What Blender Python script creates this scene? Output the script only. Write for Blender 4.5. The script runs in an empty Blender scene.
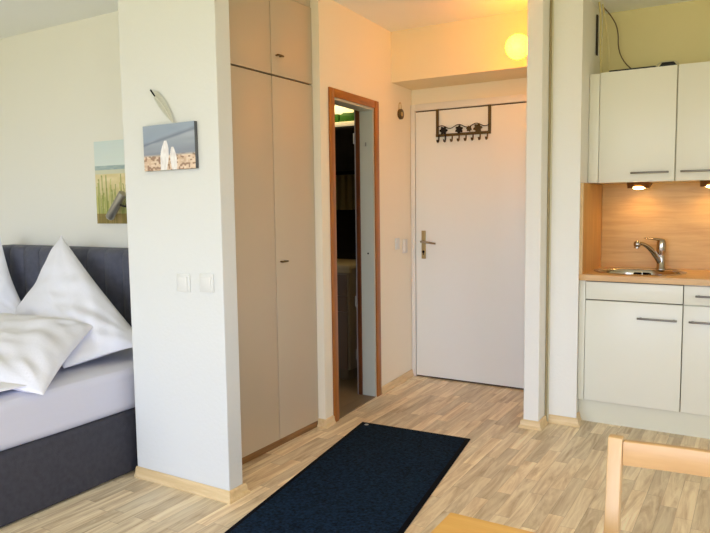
import bpy, bmesh, math, random
from mathutils import Vector, Matrix
C = bpy.context.scene.collection
SC = bpy.context.scene
random.seed(4)

# ------------------------------------------------------------------ camera
cam_d = bpy.data.cameras.new('camera'); cam = bpy.data.objects.new('camera', cam_d); C.objects.link(cam)
cam_d.sensor_width = 36.0; cam_d.lens = 36.0 * 673.21 / 710.0; cam_d.clip_start = 0.02
yaw, pitch, roll = 0.542469376, 0.0907249089, -0.0131177030
cy, sy, cp, sp = math.cos(yaw), math.sin(yaw), math.cos(pitch), math.sin(pitch)
F = Vector((-sy*cp, cy*cp, -sp)); Rt = Vector((cy, sy, 0)); Up = Rt.cross(F)
r_ = math.cos(roll)*Rt + math.sin(roll)*Up; u_ = -math.sin(roll)*Rt + math.cos(roll)*Up
M = Matrix((( r_.x, u_.x, -F.x, 0.0), (r_.y, u_.y, -F.y, 0.0), (r_.z, u_.z, -F.z, 1.31), (0, 0, 0, 1)))
cam.matrix_world = M
SC.camera = cam

# ------------------------------------------------------------------ light and exposure
SC.view_settings.view_transform = 'Standard'; SC.view_settings.look = 'None'
SC.view_settings.exposure = 0.05; SC.view_settings.gamma = 1.0; SC.view_settings.use_curve_mapping = False
SC.cycles.use_denoising = True
SC.cycles.max_bounces = 10; SC.cycles.diffuse_bounces = 7
W = bpy.data.worlds.new('world'); SC.world = W; W.use_nodes = True
# overcast sky above the horizon, sunlit greenery below it
_N = W.node_tree.nodes; _L = W.node_tree.links
_tc = _N.new('ShaderNodeTexCoord'); _sx = _N.new('ShaderNodeSeparateXYZ'); _L.new(_tc.outputs['Generated'], _sx.inputs[0])
_cr = _N.new('ShaderNodeValToRGB'); _mr = _N.new('ShaderNodeMapRange')
_mr.inputs[1].default_value = -1; _mr.inputs[2].default_value = 1; _L.new(_sx.outputs[2], _mr.inputs[0]); _L.new(_mr.outputs[0], _cr.inputs[0])
SKY, GROUND, SKY_STRENGTH = (0.60, 0.715, 1.0, 1), (0.30, 0.30, 0.16, 1), 8.4
_cr.color_ramp.elements[0].position = 0.47; _cr.color_ramp.elements[0].color = GROUND
_cr.color_ramp.elements[1].position = 0.53; _cr.color_ramp.elements[1].color = SKY
_L.new(_cr.outputs[0], _N['Background'].inputs[0]); _N['Background'].inputs[1].default_value = SKY_STRENGTH

def lamp(name, kind, loc, energy, color, direction=None, **kw):
    d = bpy.data.lights.new(name, kind); d.energy = energy; d.color = color
    for k, v in kw.items(): setattr(d, k, v)
    o = bpy.data.objects.new(name, d); C.objects.link(o); o.location = loc
    if direction: o.rotation_euler = Vector(direction).to_track_quat('-Z', 'Y').to_euler()
    return o
# the window opening behind the camera is a sampling portal for the sky's light
_p = lamp('window_portal', 'AREA', (-0.8, -4.06, 1.28), 1, (1, 1, 1), (0.0, 1, 0.0), shape='RECTANGLE', size=5.6, size_y=2.24)
_p.data.cycles.is_portal = True
_p = lamp('added_window_portal', 'AREA', (2.36, -0.60, 1.50), 1, (1, 1, 1), (-1, 0, 0), shape='RECTANGLE', size=2.6, size_y=1.9)  # portal for the side opening added to light faces turned right
_p.data.cycles.is_portal = True
# warm fill lamp added out of view to tint the upper walls
FILL_LOC = (-0.3, 0.2, 2.18)
lamp('warm_fill_bulb', 'POINT', FILL_LOC, 8, (1.0, 0.72, 0.24), shadow_soft_size=0.12)

# ------------------------------------------------------------------ helpers
def lin(c):
    out = []
    for v in c[:3]:
        v = v/255.0
        out.append(v/12.92 if v <= 0.04045 else ((v+0.055)/1.055)**2.4)
    return (*out, 1.0)

def mat(name, col, rough=0.6, metal=0.0, bump=None, var=None, emit=None, coat=0.0, spec=None):
    """col in sRGB 0-255; bump=(scale,strength,stretch) ; var=(scale,amount,stretch)"""
    m = bpy.data.materials.new(name); m.use_nodes = True
    nt = m.node_tree; N = nt.nodes; L = nt.links; b = N['Principled BSDF']
    b.inputs['Base Color'].default_value = lin(col); b.inputs['Roughness'].default_value = rough
    b.inputs['Metallic'].default_value = metal
    if coat: b.inputs['Coat Weight'].default_value = coat; b.inputs['Coat Roughness'].default_value = 0.15
    if spec is not None: b.inputs['Specular IOR Level'].default_value = spec
    tc = N.new('ShaderNodeTexCoord')
    def noise(scale, stretch, detail=4):
        mp = N.new('ShaderNodeMapping'); mp.inputs['Scale'].default_value = stretch or (1, 1, 1)
        L.new(tc.outputs['Object'], mp.inputs['Vector'])
        n = N.new('ShaderNodeTexNoise'); n.inputs['Scale'].default_value = scale; n.inputs['Detail'].default_value = detail
        L.new(mp.outputs[0], n.inputs['Vector']); return n
    if var:
        n = noise(var[0], var[2] if len(var) > 2 else None)
        rmp = N.new('ShaderNodeMapRange'); rmp.inputs[1].default_value = 0.3; rmp.inputs[2].default_value = 0.7
        rmp.inputs[3].default_value = 1-var[1]; rmp.inputs[4].default_value = 1+var[1]
        L.new(n.outputs[0], rmp.inputs[0])
        mul = N.new('ShaderNodeMix'); mul.data_type = 'RGBA'; mul.blend_type = 'MULTIPLY'; mul.inputs[0].default_value = 1
        mul.inputs[6].default_value = lin(col); L.new(rmp.outputs[0], mul.inputs[7])
        L.new(mul.outputs[2], b.inputs['Base Color'])
    if bump:
        n = noise(bump[0], bump[2] if len(bump) > 2 else None, 6)
        bp = N.new('ShaderNodeBump'); bp.inputs['Strength'].default_value = bump[1]; bp.inputs['Distance'].default_value = 0.01
        L.new(n.outputs[0], bp.inputs['Height']); L.new(bp.outputs[0], b.inputs['Normal'])
    if emit:
        b.inputs['Emission Color'].default_value = (*emit[0], 1); b.inputs['Emission Strength'].default_value = emit[1]
    return m

def wood(name, c0, c1, axis, scale=9.0, rough=0.45, stretch=14.0, coat=0.0):
    m = bpy.data.materials.new(name); m.use_nodes = True
    nt = m.node_tree; N = nt.nodes; L = nt.links; b = N['Principled BSDF']
    tc = N.new('ShaderNodeTexCoord'); mp = N.new('ShaderNodeMapping')
    s = [stretch, stretch, stretch]; s['xyz'.index(axis)] = 1.0
    mp.inputs['Scale'].default_value = s; L.new(tc.outputs['Object'], mp.inputs['Vector'])
    n = N.new('ShaderNodeTexNoise'); n.inputs['Scale'].default_value = scale*0.35; n.inputs['Detail'].default_value = 7
    n.inputs['Roughness'].default_value = 0.62; n.inputs['Distortion'].default_value = 0.4
    L.new(mp.outputs[0], n.inputs['Vector'])
    cr = N.new('ShaderNodeValToRGB'); cr.color_ramp.elements[0].position = 0.32; cr.color_ramp.elements[1].position = 0.68
    cr.color_ramp.elements[0].color = lin(c0); cr.color_ramp.elements[1].color = lin(c1)
    L.new(n.outputs[0], cr.inputs[0]); L.new(cr.outputs[0], b.inputs['Base Color'])
    b.inputs['Roughness'].default_value = rough
    if coat: b.inputs['Coat Weight'].default_value = coat
    return m

def floor_mat():
    m = bpy.data.materials.new('laminate_strips'); m.use_nodes = True
    nt = m.node_tree; N = nt.nodes; L = nt.links; b = N['Principled BSDF']
    tc = N.new('ShaderNodeTexCoord'); sx = N.new('ShaderNodeSeparateXYZ'); L.new(tc.outputs['Object'], sx.inputs[0])
    def mth(op, a, c=None, d=None):
        n = N.new('ShaderNodeMath'); n.operation = op
        for i, v in enumerate((a, c, d)):
            if v is None: continue
            if isinstance(v, (int, float)): n.inputs[i].default_value = v
            else: L.new(v, n.inputs[i])
        return n.outputs[0]
    X, Y = sx.outputs[0], sx.outputs[1]
    rx = mth('DIVIDE', X, 0.066); row = mth('FLOOR', rx); fx = mth('FRACT', rx)
    wn = N.new('ShaderNodeTexWhiteNoise'); wn.noise_dimensions = '1D'; L.new(row, wn.inputs['W'])
    ly = mth('ADD', mth('DIVIDE', Y, 0.43), mth('MULTIPLY', wn.outputs['Value'], 7.0))
    idx = mth('FLOOR', ly); fy = mth('FRACT', ly)
    cv = N.new('ShaderNodeCombineXYZ'); L.new(row, cv.inputs[0]); L.new(idx, cv.inputs[1])
    w2 = N.new('ShaderNodeTexWhiteNoise'); w2.noise_dimensions = '2D'; L.new(cv.outputs[0], w2.inputs['Vector'])
    # grain, shifted for every strip
    off = N.new('ShaderNodeVectorMath'); off.operation = 'MULTIPLY_ADD'
    L.new(w2.outputs['Color'], off.inputs[0]); off.inputs[1].default_value = (9, 9, 9)
    sc = N.new('ShaderNodeMapping'); sc.inputs['Scale'].default_value = (15, 1.5, 1); L.new(tc.outputs['Object'], sc.inputs['Vector'])
    L.new(sc.outputs[0], off.inputs[2])
    n = N.new('ShaderNodeTexNoise'); n.inputs['Scale'].default_value = 1.4; n.inputs['Detail'].default_value = 8
    n.inputs['Roughness'].default_value = 0.65; n.inputs['Distortion'].default_value = 1.1
    L.new(off.outputs[0], n.inputs['Vector'])
    cr = N.new('ShaderNodeValToRGB'); e = cr.color_ramp.elements
    e[0].position = 0.30; e[0].color = lin(FL_D); e[1].position = 0.62; e[1].color = lin(FL_L)
    L.new(n.outputs[0], cr.inputs[0])
    tone = N.new('ShaderNodeMapRange'); L.new(w2.outputs['Value'], tone.inputs[0]); tone.inputs[3].default_value = 0.76; tone.inputs[4].default_value = 1.10
    mul = N.new('ShaderNodeMix'); mul.data_type = 'RGBA'; mul.blend_type = 'MULTIPLY'; mul.inputs[0].default_value = 1
    L.new(cr.outputs[0], mul.inputs[6]); L.new(tone.outputs[0], mul.inputs[7])
    jx = mth('LESS_THAN', fx, 0.035); jy = mth('LESS_THAN', fy, 0.007); j = mth('MAXIMUM', jx, jy)
    mj = N.new('ShaderNodeMix'); mj.data_type = 'RGBA'; mj.blend_type = 'MULTIPLY'
    L.new(mth('MULTIPLY', j, 0.38), mj.inputs[0]); L.new(mul.outputs[2], mj.inputs[6]); mj.inputs[7].default_value = (0.35, 0.25, 0.18, 1)
    L.new(mj.outputs[2], b.inputs['Base Color'])
    b.inputs['Roughness'].default_value = 0.42; b.inputs['Specular IOR Level'].default_value = 0.4
    return m
FL_D = (196, 166, 126); FL_L = (252, 235, 203)

def vcol_mat(name, rough=0.6):
    m = bpy.data.materials.new(name); m.use_nodes = True
    N = m.node_tree.nodes; a = N.new('ShaderNodeVertexColor'); a.layer_name = 'print'
    m.node_tree.links.new(a.outputs[0], N['Principled BSDF'].inputs['Base Color'])
    N['Principled BSDF'].inputs['Roughness'].default_value = rough
    return m

def merge(bm, other):
    me = bpy.data.meshes.new('tmp'); other.to_mesh(me); other.free(); bm.from_mesh(me); bpy.data.meshes.remove(me)

def box(bm, x0, x1, y0, y1, z0, z1, bev=0.0, seg=2):
    b = bmesh.new(); bmesh.ops.create_cube(b, size=1.0)
    for v in b.verts:
        v.co = Vector((x0+(v.co.x+0.5)*(x1-x0), y0+(v.co.y+0.5)*(y1-y0), z0+(v.co.z+0.5)*(z1-z0)))
    if bev: bmesh.ops.bevel(b, geom=b.edges[:], offset=bev, segments=seg, profile=0.5, affect='EDGES')
    merge(bm, b)
    return bm

def prism(bm, poly, lo, hi, axis='z', bev=0.0):
    """poly: 2D points; extruded along axis from lo to hi"""
    b = bmesh.new()
    def P(p, h):
        if axis == 'z': return (p[0], p[1], h)
        if axis == 'y': return (p[0], h, p[1])
        return (h, p[0], p[1])
    a = [b.verts.new(P(p, lo)) for p in poly]; c = [b.verts.new(P(p, hi)) for p in poly]
    n = len(poly)
    b.faces.new(a); b.faces.new(c[::-1])
    for i in range(n): b.faces.new((a[i], c[i], c[(i+1) % n], a[(i+1) % n]))
    bmesh.ops.recalc_face_normals(b, faces=b.faces[:])
    if bev: bmesh.ops.bevel(b, geom=b.edges[:], offset=bev, segments=2, profile=0.5, affect='EDGES')
    merge(bm, b); return bm

def cyl(bm, p0, p1, r0, r1=None, seg=24, bev=0.0):
    p0, p1 = Vector(p0), Vector(p1); r1 = r0 if r1 is None else r1
    b = bmesh.new(); d = (p1-p0)
    bmesh.ops.create_cone(b, cap_ends=True, segments=seg, radius1=r0, radius2=r1, depth=d.length)
    if bev:
        ed = [e for e in b.edges if abs(e.verts[0].co.z-e.verts[1].co.z) < 1e-6]
        bmesh.ops.bevel(b, geom=ed, offset=bev, segments=2, profile=0.5, affect='EDGES')
    q = d.to_track_quat('Z', 'Y').to_matrix().to_4x4()
    bmesh.ops.transform(b, matrix=Matrix.Translation((p0+p1)/2) @ q, verts=b.verts)
    merge(bm, b); return bm

def tube(bm, pts, rad, seg=12, smooth=0):
    pts = [Vector(p) for p in pts]
    rr = rad if isinstance(rad, (list, tuple)) else [rad]*len(pts)
    for _ in range(smooth):
        np_, nr = [pts[0]], [rr[0]]
        for i in range(len(pts)-1):
            np_ += [pts[i]*0.75+pts[i+1]*0.25, pts[i]*0.25+pts[i+1]*0.75]
            nr += [rr[i]*0.75+rr[i+1]*0.25, rr[i]*0.25+rr[i+1]*0.75]
        pts, rr = np_+[pts[-1]], nr+[rr[-1]]
    b = bmesh.new(); rings = []; nrm = None
    for i, p in enumerate(pts):
        t = (pts[min(i+1, len(pts)-1)]-pts[max(i-1, 0)]).normalized()
        if nrm is None: nrm = t.orthogonal().normalized()
        nrm = (nrm - t*nrm.dot(t)).normalized(); bi = t.cross(nrm)
        rings.append([b.verts.new(p+(nrm*math.cos(a)+bi*math.sin(a))*rr[i]) for a in [2*math.pi*k/seg for k in range(seg)]])
    for i in range(len(rings)-1):
        for k in range(seg):
            b.faces.new((rings[i][k], rings[i][(k+1) % seg], rings[i+1][(k+1) % seg], rings[i+1][k]))
    b.faces.new(rings[0][::-1]); b.faces.new(rings[-1])
    bmesh.ops.recalc_face_normals(b, faces=b.faces[:])
    merge(bm, b); return bm

def lathe(bm, prof, center, seg=40, sx=1.0, sy=1.0, close=False):
    b = bmesh.new(); rings = []
    for r, z in prof:
        if r < 1e-6: rings.append([b.verts.new((center[0], center[1], center[2]+z))])
        else: rings.append([b.verts.new((center[0]+sx*r*math.cos(2*math.pi*k/seg), center[1]+sy*r*math.sin(2*math.pi*k/seg), center[2]+z)) for k in range(seg)])
    pr = list(zip(rings, rings[1:]))
    if close: pr.append((rings[-1], rings[0]))
    for A, B in pr:
        for k in range(seg):
            k2 = (k+1) % seg
            if len(A) == 1 and len(B) == 1: continue
            if len(A) == 1: b.faces.new((A[0], B[k2], B[k]))
            elif len(B) == 1: b.faces.new((A[k], A[k2], B[0]))
            else: b.faces.new((A[k], A[k2], B[k2], B[k]))
    bmesh.ops.recalc_face_normals(b, faces=b.faces[:])
    merge(bm, b); return bm

def obj(name, bm, m, parent=None, smooth=True, angle=40):
    """links the bmesh as ONE object; origin at its base, or parent-local when it has a parent"""
    if parent is None:
        xs = [v.co.x for v in bm.verts]; ys = [v.co.y for v in bm.verts]; zs = [v.co.z for v in bm.verts]
        org = Vector(((min(xs)+max(xs))/2, (min(ys)+max(ys))/2, min(zs)))
        off = org; base = org
    else:
        off = ORG[parent.name]; base = None
    for v in bm.verts: v.co -= off
    if smooth:
        for f in bm.faces: f.smooth = True
        for e in bm.edges:
            if len(e.link_faces) == 2 and e.calc_face_angle(0) > math.radians(angle): e.smooth = False
    me = bpy.data.meshes.new(name); bm.to_mesh(me); bm.free()
    if m: me.materials.append(m)
    o = bpy.data.objects.new(name, me); C.objects.link(o)
    if parent is None: o.location = base
    else: o.parent = parent
    ORG[o.name] = off.copy() if parent is None else ORG[parent.name]
    return o
ORG = {}

def thing(name, label, cat, loc, group=None, kind=None):
    o = bpy.data.objects.new(name, None); C.objects.link(o); o.location = loc; o.empty_display_size = 0.1
    if kind: o['kind'] = kind
    if label: o['label'] = label; o['category'] = cat
    if group: o['group'] = group
    ORG[o.name] = Vector(loc); return o
def tag(o, label, cat, group=None):
    o['label'] = label; o['category'] = cat
    if group: o['group'] = group
    return o
def struct(name, bm, m, smooth=False):
    # world-origin structure, so that object coordinates equal room metres
    if smooth:
        for f in bm.faces: f.smooth = True
    me = bpy.data.meshes.new(name); bm.to_mesh(me); bm.free(); me.materials.append(m)
    o = bpy.data.objects.new(name, me); C.objects.link(o); o['kind'] = 'structure'; return o
B = bmesh.new

# ------------------------------------------------------------------ materials
PAINT = (238, 236, 228)
m_wall = mat('white_wall_paint', PAINT, 0.85, bump=(90, 0.12), spec=0.25)
m_hall = mat('lamp_glow_hall_paint', (244, 236, 216), 0.85, bump=(90, 0.12), spec=0.25)  # warm glow of the globe lamp put into the wall colour
m_rough = mat('white_textured_paint', PAINT, 0.85, bump=(60, 0.18), spec=0.25)
m_ceil = mat('white_ceiling_paint', (244, 246, 242), 0.9, bump=(70, 0.1), spec=0.2)
m_floor = floor_mat()
m_base = wood('pale_maple_skirting', (214, 184, 134), (236, 210, 164), 'y', 8, 0.4)
m_basex = wood('pale_maple_skirting_cross', (214, 184, 134), (236, 210, 164), 'x', 8, 0.4)
m_ward = mat('beige_grey_laminate', (200, 184, 160), 0.38, bump=(8, 0.03), spec=0.4)
m_wardbody = mat('wardrobe_carcass', (120, 98, 74), 0.6)
m_case = wood('brown_wood_casing', (140, 82, 26), (178, 108, 40), 'z', 8, 0.32)
m_casey = wood('brown_wood_casing_head', (140, 82, 26), (178, 108, 40), 'y', 8, 0.32)
m_lining = mat('grey_white_lining', (196, 198, 186), 0.35)
m_door = mat('white_door_lacquer', (240, 242, 238), 0.4)
m_frame = mat('white_frame_lacquer', (234, 230, 222), 0.4)
m_gap = mat('brown_door_seal', (70, 45, 26), 0.7)
m_cream = mat('cream_cabinet_front', (232, 230, 214), 0.32, spec=0.4)
m_creamb = mat('cream_cabinet_body', (222, 219, 198), 0.45)
m_steel = mat('brushed_steel', (150, 146, 138), 0.32, 1.0, bump=(40, 0.05, (30, 1, 1)))
m_hand = mat('satin_bar_handle', (118, 112, 102), 0.4, 0.9)
m_chrome = mat('chrome', (178, 172, 166), 0.1, 1.0)
m_sink = mat('polished_sink_steel', (190, 185, 178), 0.16, 1.0)
m_beech = wood('beech_board', (186, 144, 78), (210, 170, 102), 'x', 7, 0.4, 12)
m_beechtop = wood('beech_worktop', (206, 160, 104), (228, 188, 132), 'x', 9, 0.35, 14)
m_beechz = wood('beech_side_board', (184, 132, 66), (206, 156, 86), 'z', 7, 0.4, 12)
m_pine = wood('lacquered_pine', (192, 150, 100), (208, 168, 118), 'x', 6, 0.35, 12)
m_pinez = wood('lacquered_pine_upright', (198, 160, 112), (216, 182, 134), 'z', 6, 0.35, 12)
m_pinet = wood('golden_pine_top', (232, 178, 86), (248, 200, 112), 'x', 6, 0.38, 12)
m_mat = mat('navy_carpet', (18, 38, 60), 0.95, bump=(160, 1.0), var=(70, 0.75), spec=0.1)
m_rub = mat('black_rubber', (10, 12, 20), 0.9, spec=0.1)
m_uph = mat('charcoal_upholstery', (66, 66, 74), 0.9, bump=(220, 0.25), var=(40, 0.10), spec=0.2)
m_linen = mat('white_bed_linen', (234, 234, 242), 0.85, bump=(6, 0.9), spec=0.2)
m_sheet = mat('pale_grey_sheet', (206, 206, 218), 0.8, bump=(6, 0.3, (1, 0.5, 2)), spec=0.2)
m_black = mat('black_iron', (34, 28, 24), 0.5, 0.3)
m_bronze = mat('bronze_metal', (104, 84, 52), 0.42, 0.7)
m_plastic = mat('white_switch_plastic', (224, 224, 220), 0.35)
m_bathgloom = mat('bathroom_wall_gloom', (20, 20, 22), 0.25)  # darkness of the unlit bathroom put into the wall colour
m_bathdim = mat('bathroom_side_gloom', (60, 56, 50), 0.7)  # remaining bathroom walls coloured dark to look unlit
m_bfloor = mat('grey_brown_tile_floor', (128, 112, 90), 0.5, var=(5, 0.15))

# ------------------------------------------------------------------ room shell
YH0, YD, XF = 3.236, 4.60, -2.262
def wx(y): return -2.168 + (XF+2.168)*(y-YH0)/(YD-YH0)
ZC = 2.5
struct('floor', box(B(), -5.4, 2.4, -4.1, 4.9, -0.1, 0.0), m_floor)
struct('ceiling', box(B(), -5.4, 2.4, -4.1, 4.9, ZC, ZC+0.1), m_ceil)
struct('wall_left', box(B(), -5.3, -5.2, -4.0, 2.97, 0, ZC), m_wall)
b = B(); box(b, 2.2, 2.3, -4.0, -1.9, 0, ZC); box(b, 2.2, 2.3, 0.7, 4.7, 0, ZC); box(b, 2.2, 2.3, -1.9, 0.7, 0, 0.55); box(b, 2.2, 2.3, -1.9, 0.7, 2.4, ZC)
struct('wall_right', b, m_wall)
b = B()
for y in (-1.9, -0.62, 0.65): box(b, 2.22, 2.28, y, y+0.05, 0.55, 2.4)
box(b, 2.22, 2.28, -1.9, 0.7, 0.55, 0.60); box(b, 2.22, 2.28, -1.9, 0.7, 2.35, 2.4)
struct('window_2_added', b, m_frame)  # unseen window added to brighten the wardrobe and hallway wall
b = B()
box(b, -5.2, 2.2, -4.0, -3.9, 0, 0.16); box(b, -5.2, 2.2, -4.0, -3.9, 2.4, ZC)
box(b, -5.2, -3.6, -4.0, -3.9, 0.16, 2.4); box(b, 2.0, 2.2, -4.0, -3.9, 0.16, 2.4)
struct('wall_back', b, m_wall)
b = B()
for x in (-3.6, -1.76, 0.08, 1.94): box(b, x, x+0.06, -3.98, -3.92, 0.16, 2.4)
box(b, -3.6, 2.0, -3.98, -3.92, 0.16, 0.22); box(b, -3.6, 2.0, -3.98, -3.92, 2.34, 2.4)
struct('window_1', b, m_frame)
struct('wall_bed', box(B(), -5.2, -2.58, 2.87, 2.97, 0, ZC), m_wall)
struct('wall_partition', box(B(), -2.582, -1.988, 2.188, 2.280, 0, ZC, 0.004), mat('partition_paint', (222, 223, 220), 0.85, bump=(60, 0.15), spec=0.25))
struct('wall_wardrobe', box(B(), -2.594, -2.579, 2.281, 2.869, 0, ZC), m_wall)
# hallway wall with the bathroom opening
def wallseg(bm, y0, y1, z0, z1, t=0.10):
    prism(bm, [(wx(y0), y0), (wx(y1), y1), (wx(y1)-t, y1), (wx(y0)-t, y0)], z0, z1)
b = B(); OY0, OY1, OZ = 3.388, 3.938, 1.945
wallseg(b, YH0, OY0, 0, ZC); wallseg(b, OY1, YD, 0, ZC); wallseg(b, OY0, OY1, OZ, ZC)
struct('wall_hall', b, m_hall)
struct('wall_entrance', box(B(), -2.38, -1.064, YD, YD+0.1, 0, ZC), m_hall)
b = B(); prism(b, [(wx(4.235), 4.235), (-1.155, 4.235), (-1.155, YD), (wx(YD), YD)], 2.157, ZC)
struct('wall_beam', b, mat('lamp_glow_beam_paint', (242, 226, 190), 0.85, bump=(90, 0.12), spec=0.25))  # beam colour warmed further to carry the lamp's orange glow
struct('wall_post', box(B(), -1.153, -1.064, 3.80, YD, 0, ZC, 0.006), m_rough)
struct('wall_kitchen_side', prism(B(), [(-1.063, 3.965), (-0.888, 3.965), (-0.890, 3.985), (-0.907, 4.04), (-0.907, YD), (-1.063, YD)], 0, ZC), m_rough)
struct('wall_kitchen', box(B(), -1.063, 2.2, YD, YD+0.1, 0, ZC), mat('warm_cast_kitchen_paint', (222, 210, 160), 0.85, bump=(90, 0.12), spec=0.25))  # yellow cast of the warm light mixed into the wall colour
b = B(); box(b, -1.0625, -1.046, 3.948, 3.9645, 0.0, ZC, 0.005)
struct('trim_1', b, mat('cream_corner_trim', (214, 208, 180), 0.5))
b = B(); box(b, -1.0625, -1.052, 3.928, 3.9475, 0.0, ZC)
struct('trim_2', b, mat('dark_corner_joint', (158, 144, 106), 0.7))
# bathroom shell behind the doorway
struct('wall_bathroom_back', box(B(), -3.7, -2.38, 4.66, 4.76, 0, 2.0), m_bathgloom)
struct('wall_bathroom_upper', box(B(), -3.7, -2.38, 4.66, 4.76, 2.0, ZC), m_wall)  # upper strip of the back wall kept pale where lamplight falls
struct('wall_bathroom_left', box(B(), -3.8, -3.7, 3.19, 4.76, 0, ZC), m_bathdim)
struct('wall_bathroom_near', box(B(), -3.7, -2.28, 3.19, 3.25, 0, ZC), m_bathdim)
struct('trim_3', box(B(), -3.7, -2.29, 3.26, 4.66, 0.0, 0.006), m_bfloor)

# skirting boards: a profile swept along a mitred path (outward normal to the right of travel)
PROF = [(0, 0), (0.022, 0), (0.022, 0.010), (0.014, 0.020), (0.011, 0.042), (0.006, 0.049), (0, 0.049)]
def skirting(name, path, m):
    b = B(); pts = [Vector((p[0], p[1])) for p in path]; rings = []
    for i, p in enumerate(pts):
        def nrm(a, c):
            d = (c-a).normalized(); return Vector((d.y, -d.x))
        if i == 0: n = nrm(pts[0], pts[1])
        elif i == len(pts)-1: n = nrm(pts[-2], pts[-1])
        else:
            n0, n1 = nrm(pts[i-1], p), nrm(p, pts[i+1]); n = (n0+n1)/(1+n0.dot(n1))
        rings.append([b.verts.new((p.x+n.x*(o+0.0008), p.y+n.y*(o+0.0008), z)) for o, z in PROF])
    k = len(PROF)
    for A, Bq in zip(rings, rings[1:]):
        for j in range(k): b.faces.new((A[j], A[(j+1) % k], Bq[(j+1) % k], Bq[j]))
    b.faces.new(rings[0]); b.faces.new(rings[-1][::-1]); bmesh.ops.recalc_face_normals(b, faces=b.faces[:])
    return struct(name, b, m)
skirting('baseboard_partition', [(-2.582, 2.188), (-1.988, 2.188), (-1.988, 2.280), (-2.2, 2.280)], m_basex)
skirting('baseboard_hall_near', [(-2.2145, YH0), (wx(YH0), YH0), (wx(3.324), 3.324)], m_base)
skirting('baseboard_hall_far', [(wx(4.005), 4.005), (wx(YD), YD-0.004), (-2.25, YD)], m_base)
skirting('baseboard_post', [(-1.153, 3.99), (-1.153, 3.80), (-1.064, 3.80), (-1.064, 3.927)], m_basex)
skirting('baseboard_kitchen_side', [(-1.045, 3.965), (-0.888, 3.965), (-0.890, 3.985), (-0.907, 4.04), (-0.907, 4.093)], m_basex)
skirting('baseboard_bed', [(-5.2, 2.87), (-2.69, 2.87)], m_basex)

# ------------------------------------------------------------------ bathroom door casing (structure with parts)
d2 = thing('door_2', None, None, (wx(3.63), 3.63, 0), kind='structure')
def casing(y0, y1, z0, z1, m, name='casing', proud=0.012):
    b = B(); prism(b, [(wx(y0)+proud, y0), (wx(y1)+proud, y1), (wx(y1)+0.0006, y1), (wx(y0)+0.0006, y0)], z0, z1, bev=0.003)
    return obj(name, b, m, d2)
casing(3.328, 3.388, 0, 1.995, m_case); casing(3.938, 4.001, 0, 1.995, m_case); casing(3.388, 3.938, 1.945, 1.995, m_casey)
b = B(); prism(b, [(wx(OY1)-0.0, OY1-0.012), (wx(OY1), OY1-0.001), (wx(OY1)-0.10, OY1-0.001), (wx(OY1)-0.10, OY1-0.012)], 0.0, 1.945)
prism(b, [(wx(OY0), OY0+0.001), (wx(OY0), OY0+0.012), (wx(OY0)-0.10, OY0+0.012), (wx(OY0)-0.10, OY0+0.001)], 0.0, 1.945)
prism(b, [(wx(OY0), OY0+0.012), (wx(OY1), OY1-0.012), (wx(OY1)-0.10, OY1-0.012), (wx(OY0)-0.10, OY0+0.012)], 1.932, 1.944)
obj('lining', b, m_lining, d2)
b = B(); box(b, wx(OY1)-0.128, wx(OY1)-0.1005, OY1-0.022, OY1+0.04, 0.0, 1.98, 0.002)
obj('rebate', b, wood('dark_brown_rebate', (84, 44, 20), (112, 62, 30), 'z', 8, 0.35), d2)
b = B(); box(b, wx(OY1)-0.137, wx(OY1)-0.1285, OY1-0.020, OY1+0.03, 0.006, 1.96)
obj('edge_strip', b, mat('pale_metal_strip', (176, 170, 176), 0.35, 0.4), d2)
b = B()
for z in (0.25, 0.62, 1.72): cyl(b, (wx(OY1)-0.141, OY1-0.024, z), (wx(OY1)-0.141, OY1-0.024, z+0.07), 0.006)
obj('hinge', b, m_steel, d2)
b = B(); cyl(b, (wx(OY1)-0.045, OY1-0.0135, 0.985), (wx(OY1)-0.045, OY1-0.0119, 0.985), 0.006)
obj('strike_hole', b, m_rub, d2)
b = B(); box(b, wx(OY1)-0.055, wx(OY1)-0.05, OY1-0.018, OY1-0.012, 1.70, 1.725)
obj('hook', b, m_steel, d2)
b = B(); prism(b, [(wx(OY0), OY0+0.013), (wx(OY1), OY1-0.013), (wx(OY1)-0.1, OY1-0.013), (wx(OY0)-0.1, OY0+0.013)], 0.0, 0.005)
obj('threshold', b, mat('stone_threshold', (122, 106, 84), 0.5), d2)

# ------------------------------------------------------------------ entrance door
d1 = thing('door_1', None, None, (-1.80, 4.60, 0), kind='structure')
b = B(); box(b, -2.214, -1.360, 4.566, 4.588, 0.014, 1.985, 0.002); obj('door_leaf', b, m_door, d1)
b = B(); box(b, -2.222, -1.352, 4.588, 4.5995, 0.0, 1.995); obj('door_seal', b, m_gap, d1)
b = B(); box(b, -2.257, -2.2225, 4.570, 4.5995, 0.0, 2.045, 0.002); box(b, -1.3515, -1.305, 4.570, 4.5995, 0.0, 2.045, 0.002)
box(b, -2.2225, -1.3515, 4.570, 4.5995, 1.9955, 2.045, 0.002); obj('door_frame', b, m_frame, d1)
b = B(); box(b, -2.166, -2.132, 4.558, 4.566, 0.905, 1.115, 0.003)
hp = obj('handle_plate', b, mat('pale_brass', (176, 156, 112), 0.4, 0.6), d1)
b = B(); cyl(b, (-2.149, 4.558, 1.035), (-2.149, 4.515, 1.035), 0.009)
tube(b, [(-2.149, 4.518, 1.035), (-2.12, 4.515, 1.033), (-2.08, 4.516, 1.028), (-2.035, 4.522, 1.022)], [0.009, 0.009, 0.008, 0.007], smooth=1)
obj('door_handle', b, m_chrome, hp)
b = B(); cyl(b, (-2.149, 4.5585, 0.958), (-2.149, 4.5545, 0.958), 0.010); box(b, -2.1515, -2.1465, 4.554, 4.5585, 0.935, 0.950)
obj('lock_cylinder', b, m_rub, hp)

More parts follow.
